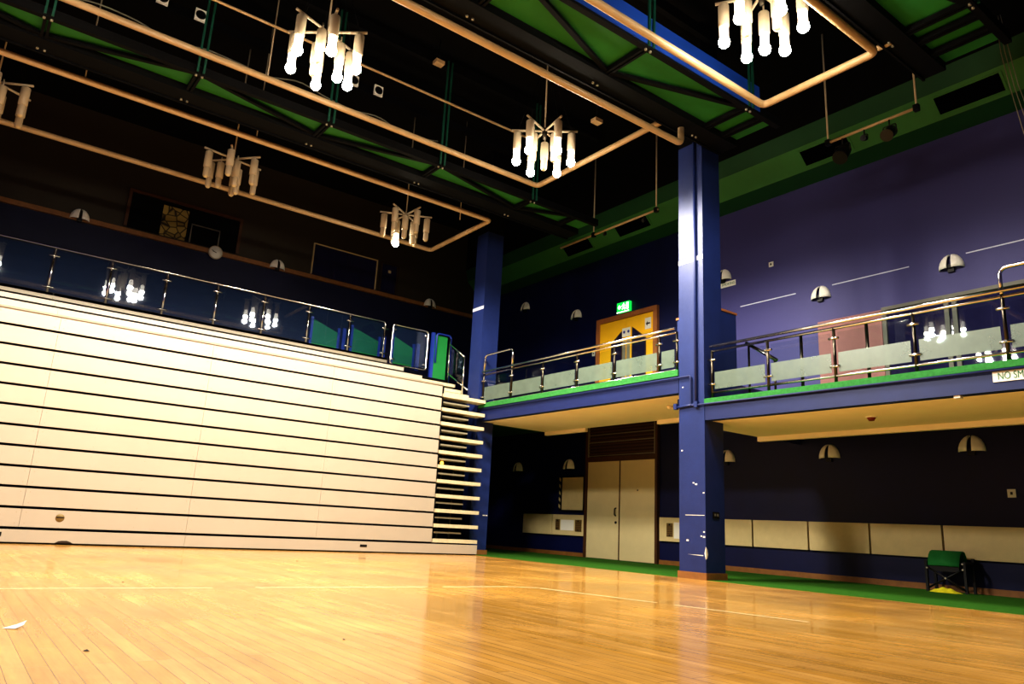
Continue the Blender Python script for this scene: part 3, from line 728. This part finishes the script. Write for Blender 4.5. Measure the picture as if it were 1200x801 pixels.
# ------------------------------------------------------------------ roof trusses
def truss(lb, y0, y1, yw, z, bars, x0, x1, first_near, web, posts):
    t = thing('roof_truss', lb, 'truss', ((x0+x1)/2, (y0+y1)/2, z), 'roof trusses')
    MB().box(x0, x1, y1, yw, z-.02, z+.12).build('bottom_chord', M['truss'], t)
    MB().box(x0, x1, yw-.03, yw, z-.05, z+.12).build('chord_lip', M['truss'], t)
    MB().box(x0, x1, y0-.09, y0, z-.02, z+.12).build('bottom_chord', M['truss'], t)
    MB().box(x0, x1, y0, y1, z+.10, z+.115).build('soffit_sheet', M['green_steel'], t)
    for x in bars:
        MB().box(x-.05, x-.012, y0, y1, z, z+.07).box(x+.012, x+.05, y0, y1, z, z+.07).build('cross_bar', M['truss'], t)
    near = first_near
    for a, c in zip(bars, bars[1:]):
        if c-a < 1: continue
        ya, yc = (y0, y1) if near else (y1, y0)
        d = Vector((c-a, yc-ya, 0)); nn = Vector((-d.y, d.x, 0)).normalized()*.035
        p, q = Vector((a, ya, 0)), Vector((c, yc, 0))
        MB().prism([tuple((p+nn).xy), tuple((q+nn).xy), tuple((q-nn).xy), tuple((p-nn).xy)], 'z', z+.02, z+.07).build('diagonal_brace', M['truss'], t)
        near = not near
    if web: MB().box(x0, 9.0, y0-.10, y0-.09, z+.02, z+.45).build('side_web', M['truss_blue'], t)
    for x in posts:
        MB().box(x-.06, x-.03, y0-.13, y0-.10, z, TOP-.25).box(x+.03, x+.06, y0-.13, y0-.10, z, TOP-.25).build('post', M['truss_green'], t)
        b = MB()
        for dx in (-.045, .045): b.cyl((x+dx, y0-.05, z-.045), (x+dx, y0-.05, z-.02), .018, 8).cyl((x+dx, yw-.1, z-.045), (x+dx, yw-.1, z-.02), .018, 8)
        b.build('bolt', M['alu'], t)
    MB().box(x0, x1, y0-.1, y0, TOP-.4, TOP-.2).box(x0, x1, yw-.1, yw, TOP-.4, TOP-.2).build('top_chord', M['truss'], t)
    MB().box(x0, x1, yw-.06, yw, z+.12, z+.45).build('side_web', M['truss'], t)
    return t
truss('roof truss with green underside and blue side, directly over the hall centre', 6.16, 6.90, 7.25, 7.0, [-2.3, -.12, 2.1, 4.32, 6.54, 8.76, 9.19], -5.9, 9.55, False, True, [2.1, 4.32, 6.54, 8.76])
truss('roof truss with green underside over the front of the seating', 11.02, 11.57, 11.95, 7.0, [-2.1, -.03, 1.95, 4.05, 6.24, 8.42, 9.62], -5.9, 10.2, True, False, [-.03, 1.95, 4.05, 6.24, 8.42])
truss('roof truss with green underside in the upper right corner, nearest the camera', 3.03, 3.74, 4.05, 7.0, [2.2, 4.4, 6.6, 8.8, 9.12, 9.5], -5.9, 9.9, False, False, [4.4, 6.6, 8.8])
# lighting pipes
def pipe(lb, pts, closed, fil, rods, r=.052):
    t = thing('ceiling_pipe', lb, 'pipe', pts[0], 'cream tubes looped under the ceiling')
    MB().tube(pts, r, 14, fil, closed).build('tube', M['pipe'], t)
    for (x, y, z) in rods: MB().cyl((x, y, z), (x, y, TOP), .011, 6).build('hanger_rod', M['tube'], t)
pipe('cream pipe loop over the seating, farthest from camera', [(-3.6, 12.42, 7.02), (8.4, 12.42, 7.02), (8.4, 14.9, 7.02), (-3.6, 14.9, 7.02)], True, .1, [(.6, 12.42, 7.02), (3.3, 12.42, 7.02), (7.9, 12.85, 7.02)])
pipe('cream pipe over the middle bay turning across to the centre truss', [(-3.6, 10.8, 7.26), (8.4, 10.8, 7.26), (8.4, 7.34, 7.26)], False, .1, [(2.9, 10.8, 7.26)])
pipe('low cream pipe with upturned end just left of the front column', [(-3.6, 7.12, 6.69), (8.4, 7.12, 6.69), (8.4, 7.12, 6.96)], False, .1, [])
pipe('brightly lit cream pipe loop in the top right of the near bay', [(-3.6, 5.6, 6.67), (8.4, 5.6, 6.67), (8.4, 3.96, 6.67), (-3.6, 3.96, 6.67)], True, .1, [])
o = MB().tube([(-4, 10.5, 8.0), (7.9, 10.5, 8.0)], .022, 8).build('conduit', M['pipe']); tag(rooted(o, (2, 10.5, 8.0)), 'thin straight pale pipe high above the middle bay', 'pipe')
o = MB().tube([(8.8, 4.12, 7.0), (8.8, 3.94, 7.0)], .04, 8).build('conduit', M['pipe']); tag(rooted(o, (8.8, 3.95, 7.02)), 'short pale pipe stub beside the near truss', 'pipe')
pts = []
for i in range(60):
    x = -1+i*.13; pts.append((x, 11.9+.02*math.sin(i), 8.02+.05*math.sin(i*.55)+.04*math.sin(i*.21)))
o = MB().tube(pts, .012, 6).build('cable', M['rope']); tag(rooted(o, (2, 11.9, 8.0)), 'loose wavy cable sagging along the seating truss', 'cable')
# square ceiling speakers fixed on the seating truss
t0 = None
for x, z, lb in ((1.33, 8.29, 'square white speaker with round black cone, cut by the top edge'), (1.90, 8.27, 'square white speaker with round cone, top left between the two far pipes'),
                 (4.57, 8.27, 'square white speaker partly lost in chandelier glare'), (5.06, 8.27, 'square white speaker just right of the bright chandelier')):
    if t0 is None:
        t0 = thing('ceiling_speaker', lb, 'speaker', (x, 11.44, z), 'square speakers above the seating truss')
        b = MB().box(x-.085, x+.085, 11.40, 11.44, z-.1, z+.1); b.build('housing', M['shade'], t0)
        MB().lathe((x, 11.398, z), [(0, -.002), (.055, -.004), (.07, -.008), (.078, 0)], 20, 'y').build('cone', M['black_metal'], t0)
        MB().cyl((x, 11.44, z), (x, 11.5, z), .02, 8).build('bracket', M['black_metal'], t0)
    else: dup(t0, (x, 11.44, z), lb)
b = MB().box(-5.9, 9.8, 11.5, 11.56, 8.2, 8.36); struct('trim_ceiling_rail', b, M['dark'])
for (x, y, z, lb) in ((5.9, 10.75, 8.86, 'small beige box on the ceiling right of the left chandelier'), (8.62, 9.35, 8.12, 'small beige box under ceiling right of the middle chandelier')):
    t = thing('junction_box', lb, 'box', (x, y, z), 'beige ceiling boxes')
    MB().box(x-.09, x+.09, y-.07, y+.07, z, z+.07).build('casing', M['pipe'], t)
    MB().cyl((x, y, z+.07), (x, y, TOP), .01, 6).build('drop_rod', M['truss'], t)

# ------------------------------------------------------------------ chandeliers
def chandelier(name_label, x, y, z, rot, lit, power=1):
    """z: height of arms.  six outer tubes and three inner ones; lit: set of lit tube numbers"""
    t = thing('chandelier', name_label, 'chandelier', (x, y, z), 'chandeliers of hanging tubes')
    MB().cyl((x, y, z), (x, y, TOP), .014, 8).build('stem', M['tube'], t)
    MB().lathe((x, y, z), [(0, -.16), (.03, -.15), (.045, -.05), (.05, .02), (.02, .06), (0, .06)], 12).build('hub', M['steel_dark'], t)
    k = 0
    for ring, n, R in (('o', 6, .46), ('i', 3, .2)):
        for i in range(n):
            a = math.radians(rot)+2*PI*i/n+(.5 if ring == 'i' else 0)
            px, py = x+R*math.cos(a), y+R*math.sin(a)
            if ring == 'o':
                MB().cyl((x, y, z), (x+.56*math.cos(a), y+.56*math.sin(a), z), .02, 8).build('arm', M['tube'], t)
                w = MB().cyl((px, py, z), (x+.1*math.cos(a), y+.1*math.sin(a), z+1.1), .004, 4); w.build('stay_wire', M['truss'], t)
            top = z-.05 if ring == 'o' else z-.12
            tb = MB(); tb.lathe((px, py, top), [(0, 0), (.062, 0), (.068, -.01), (.068, -.30), (.06, -.31), (0, -.31)], 16); tb.cyl((px, py, top), (px, py, z), .012, 6)
            o = tb.build('lamp_tube', M['tube'], t)
            on = k in lit
            MB().lathe((px, py, top), [(.05, -.31), (.055, -.33), (.055, -.47), (.05, -.485)], 16).build('reflector', M['reflector'] if on else M['tube'], o)
            bl = MB().lathe((px, py, top), [(0, -.515), (.03, -.51), (.046, -.49), (.048, -.46), (.035, -.41), (0, -.40)] if not on else [(0, -.60), (.035, -.592), (.062, -.565), (.072, -.53), (.066, -.495), (.045, -.465), (.03, -.42), (0, -.40)], 14).build('bulb', M['bulb_on'] if on else M['bulb_off'], o)  # lit bulbs are drawn larger to stand for their glare
            if on:
                ld = bpy.data.lights.new('bulb_light', 'SPOT'); ld.energy = LW*power; ld.color = (1, .92, .78); ld.shadow_soft_size = .06; ld.spot_size = math.radians(174); ld.spot_blend = .35
                lo = bpy.data.objects.new('bulb_light', ld); COL.objects.link(lo); lo.location = (px, py, top-.68)
            k += 1
    return t
LW = 215
ALL = set(range(6)) | {6}
chandelier('lit chandelier of bright tubes, upper left of the middle bay', 3.12, 8.95, 7.17, -40, ALL)
chandelier('lit chandelier of bright tubes, hanging between cream pipes at top centre', 7.06, 8.95, 7.17, 20, set(range(6)))
chandelier('lit chandelier of bright tubes, cut by the top right edge', 6.97, 4.62, 7.17, 0, ALL, .3)
chandelier('lit chandelier over the near bay, left of the top right one', 3.1, 4.62, 7.17, 10, ALL, .3)
chandelier('lit chandelier over the middle bay, beyond the left edge', -.35, 8.95, 7.17, 10, ALL, .8)
chandelier('unlit chandelier hanging in front of the wide brown window', 3.23, 13.5, 7.04, 10, set())
chandelier('unlit chandelier at the far left edge', -.5, 13.5, 7.04, 30, set())
chandelier('chandelier with a single burning lamp near the far column', 6.93, 13.5, 7.05, -27, {7})

# ------------------------------------------------------------------ spotlight bars
def bar(lb, y0, y1, z, x, rods):
    t = thing('lighting_bar', lb, 'lighting bar', (x, (y0+y1)/2, z), 'spotlight bars under the green bulkhead')
    MB().cyl((x, y0, z), (x, y1, z), .024, 10).build('bar', M['pipe'], t)
    for y in rods:
        MB().cyl((x, y, z), (x, y, TOP), .016, 8).build('hanger_rod', M['tube'], t)
        MB().box(x-.04, x+.04, y-.04, y+.04, z-.05, z+.05).build('clamp', M['black_metal'], t)
bar('lighting bar under the green bulkhead, left of the front column', 9.95, 13.1, 7.29, 11.0, [11.93, 10.0])
bar('lighting bar with spotlights, right of the front column', 4.62, 6.1, 7.26, 11.0, [6.1, 4.63])
def spot(lb, x, y, z, hang, r, L, tilt):
    t = thing('spotlight', lb, 'spotlight', (x, y, z), 'theatre spotlights on the near bar')
    MB().cyl((x, y, hang), (x, y, z+r*1.3), .012, 8).build('hook', M['black_metal'], t)
    MB().tube([(x, y-r*1.15, z), (x, y-r*1.15, z+r*1.3), (x, y+r*1.15, z+r*1.3), (x, y+r*1.15, z)], .01, 6, .03).build('yoke', M['black_metal'], t)
    d = Vector((-math.cos(tilt), 0, -math.sin(tilt)))
    c = Vector((x, y, z)); b = MB()
    b.cyl(c-d*L*.5, c-d*L*.3, r*.7, 14, r); b.cyl(c-d*L*.3, c+d*L*.5, r, 14); b.cyl(c+d*L*.5, c+d*L*.56, r*1.12, 14)
    b.build('body', M['black_metal'], t)
    MB().cyl(c+d*L*.56, c+d*L*.58, r*.9, 14).build('lens', M['black_metal'], t)
    return t
spot('black spotlight with barn-door shape at left end of the near bar', 11.0, 5.85, 6.98, 7.26, .11, .32, .9)
spot('small black spotlight in the middle of the near bar', 11.0, 5.47, 7.09, 7.26, .045, .1, .3)
spot('black spotlight right of the middle of the near bar', 11.0, 5.06, 7.02, 7.26, .09, .28, .7)
spot('tiny spotlight at the left end of the far bar', 11.0, 11.55, 7.2, 7.29, .03, .07, .6)
spot('tiny spotlight at the right end of the far bar', 11.0, 10.35, 7.17, 7.29, .035, .09, .6)
for i in range(3):
    o = MB().tube([(11.0, 3.43-.03*i, 8.2), (11.0, 3.42-.05*i, 7.6), (11.0, 3.36-.05*i, 7.0), (11.0, 3.26-.07*i, 6.2), (11.0, 3.1-.08*i, 5.6)], .006, 5).build('cable', M['rope'])
    tag(rooted(o, (11, 3.3, 7)), 'pale thin cables hanging in the top right corner', 'cable', 'hanging cables top right')

# ------------------------------------------------------------------ folded chair, yellow cloth, board, paper, debris
t = thing('folding_chair', 'folding chair with green canvas and black legs against the wall', 'chair', (12.2, 5.24, .004))
ys = (4.97, 5.51)
b = MB()
prof = [(12.02, .385), (12.035, .45), (12.07, .53), (12.12, .58), (12.19, .6), (12.25, .585), (12.29, .53), (12.30, .45)]
vs = []
for y in (5.04, 5.48):
    for (px, pz) in prof: vs.append((px, y, pz))
    for (px, pz) in reversed(prof): vs.append((px+(.012 if px < 12.16 else -.012), y, pz-.012))
m = len(prof)*2
b.add(vs, [(i, (i+1) % m, m+(i+1) % m, m+i) for i in range(m)]+[tuple(range(m-1, -1, -1)), tuple(range(m, 2*m))], True)
b.build('canvas_back', M['canvas'], t)
MB().box(12.04, 12.27, 5.05, 5.47, .30, .44).build('folded_seat', M['black_metal'], t)
for y in ys:
    for x in (12.04, 12.32):
        MB().box(x-.018, x+.018, y-.018, y+.018, .004, .42 if x < 12.2 else .50).build('leg', M['black_metal'], t)
for (x, s) in ((12.03, 1), (12.05, -1)):
    MB().tube([(x, ys[0] if s > 0 else ys[1], .05), (x, ys[1] if s > 0 else ys[0], .36)], .014, 8).build('cross_brace', M['black_metal'], t)
b = MB()
for (y, z) in ((5.24, .205), (4.99, .34), (5.49, .34), (4.99, .42)): b.cyl((12.008, y, z), (12.02, y, z), .014, 8)
b.build('bolt', M['alu'], t)
for y in ys: MB().box(12.02, 12.33, y-.02, y+.02, .42, .45).build('armrest', M['black_metal'], t)
# crumpled cloth
b = MB(); nx, ny = 12, 16; vs = []
for i in range(nx+1):
    for j in range(ny+1):
        u, v = i/nx*2-1, j/ny*2-1; r = max(abs(u), abs(v))
        ang = math.atan2(v, u); rr = math.hypot(u, v)
        h = max(0, 1-rr**1.6)*.06+.018*math.sin(7*u+3*v)*max(0, 1-r)+.012*math.sin(11*v-4*u)*(1-r)
        vs.append((11.98+.11*u*(1+.12*math.sin(5*v)), 5.24+.21*v*(1+.1*math.sin(4*u+1)), .006+max(0, h)))
b.add(vs, [(i*(ny+1)+j, i*(ny+1)+j+1, (i+1)*(ny+1)+j+1, (i+1)*(ny+1)+j) for i in range(nx) for j in range(ny)], True)
o = b.build('yellow_cloth', M['yellow_cloth']); tag(rooted(o, (11.98, 5.24, .004)), 'crumpled yellow cloth on the carpet under the green chair', 'cloth')
b = MB(); b.add([(10.05,14.6,.004),(10.3,14.6,.004),(10.3,14.64,.004),(10.05,14.64,.004),(10.09,14.63,.98),(10.34,14.63,1.03),(10.34,14.67,1.03),(10.09,14.67,.98)], [(0,3,2,1),(4,5,6,7),(0,1,5,4),(1,2,6,5),(2,3,7,6),(3,0,4,7)])
o = b.build('leaning_board', M['grey_board']); tag(rooted(o, (10.2, 14.62, .004)), 'grey board standing in the dark behind the far column', 'board')
b = MB(); b.add([(.36,4.50,.002),(.41,4.46,.003),(.45,4.52,.012),(.465,4.575,.026),(.42,4.565,.008)], [(0,1,2,4),(4,2,3)])
o = b.build('paper_scrap', M['paper']); tag(rooted(o, (.41, 4.5, 0)), 'torn scrap of white paper on the wooden floor at left', 'paper')
for i, (x, y, s) in enumerate(((1.33, 6.98, .022), (4.07, 10.2, .03), (.62, 3.75, .025), (1.78, 3.72, .02), (1.62, 4.6, .012), (2.6, 12.6, .03))):
    b = MB(); vs = []; n = 7
    for k in range(n):
        a = 2*PI*k/n; q = s*random.uniform(.3, .65); vs.append((x+q*math.cos(a), y+q*math.sin(a), .001))
    vs.append((x, y, s*.3)); b.add(vs, [(k, (k+1) % n, n) for k in range(n)])
    o = b.build('debris_chip', M['debris']); tag(rooted(o, (x, y, 0)), 'small dark crumb of debris lying on the wooden floor', 'debris', 'crumbs on the wooden floor')

# ------------------------------------------------------------------ light, world, camera
W = bpy.data.worlds.new('hall_air'); S.world = W; W.use_nodes = True
W.node_tree.nodes['Background'].inputs[0].default_value = (.02, .025, .05, 1); W.node_tree.nodes['Background'].inputs[1].default_value = .3

yaw, pitch, roll = math.radians(36.42787), math.radians(14.00357), math.radians(3.06573)
cy, sy, cp, sp, cr, sr = math.cos(yaw), math.sin(yaw), math.cos(pitch), math.sin(pitch), math.cos(roll), math.sin(roll)
f = Vector((sy*cp, cy*cp, sp)); r0 = Vector((cy, -sy, 0)); u0 = Vector((-sy*sp, -cy*sp, cp))
R = cr*r0+sr*u0; U = -sr*r0+cr*u0
cam = bpy.data.cameras.new('camera'); co = bpy.data.objects.new('camera', cam); COL.objects.link(co)
cam.sensor_width = 36; cam.lens = 869.191*36/1200; cam.clip_start = .05
co.matrix_world = Matrix(((R.x, U.x, -f.x, 0), (R.y, U.y, -f.y, 0), (R.z, U.z, -f.z, .6), (0, 0, 0, 1)))
S.camera = co
S.view_settings.view_transform = 'Standard'
S.view_settings.look = 'Medium High Contrast'
S.view_settings.exposure = .22
S.view_settings.gamma = 1
S.cycles.use_denoising = True
S.cycles.max_bounces = 8
S.cycles.transparent_max_bounces = 24
S.cycles.sample_clamp_indirect = 4
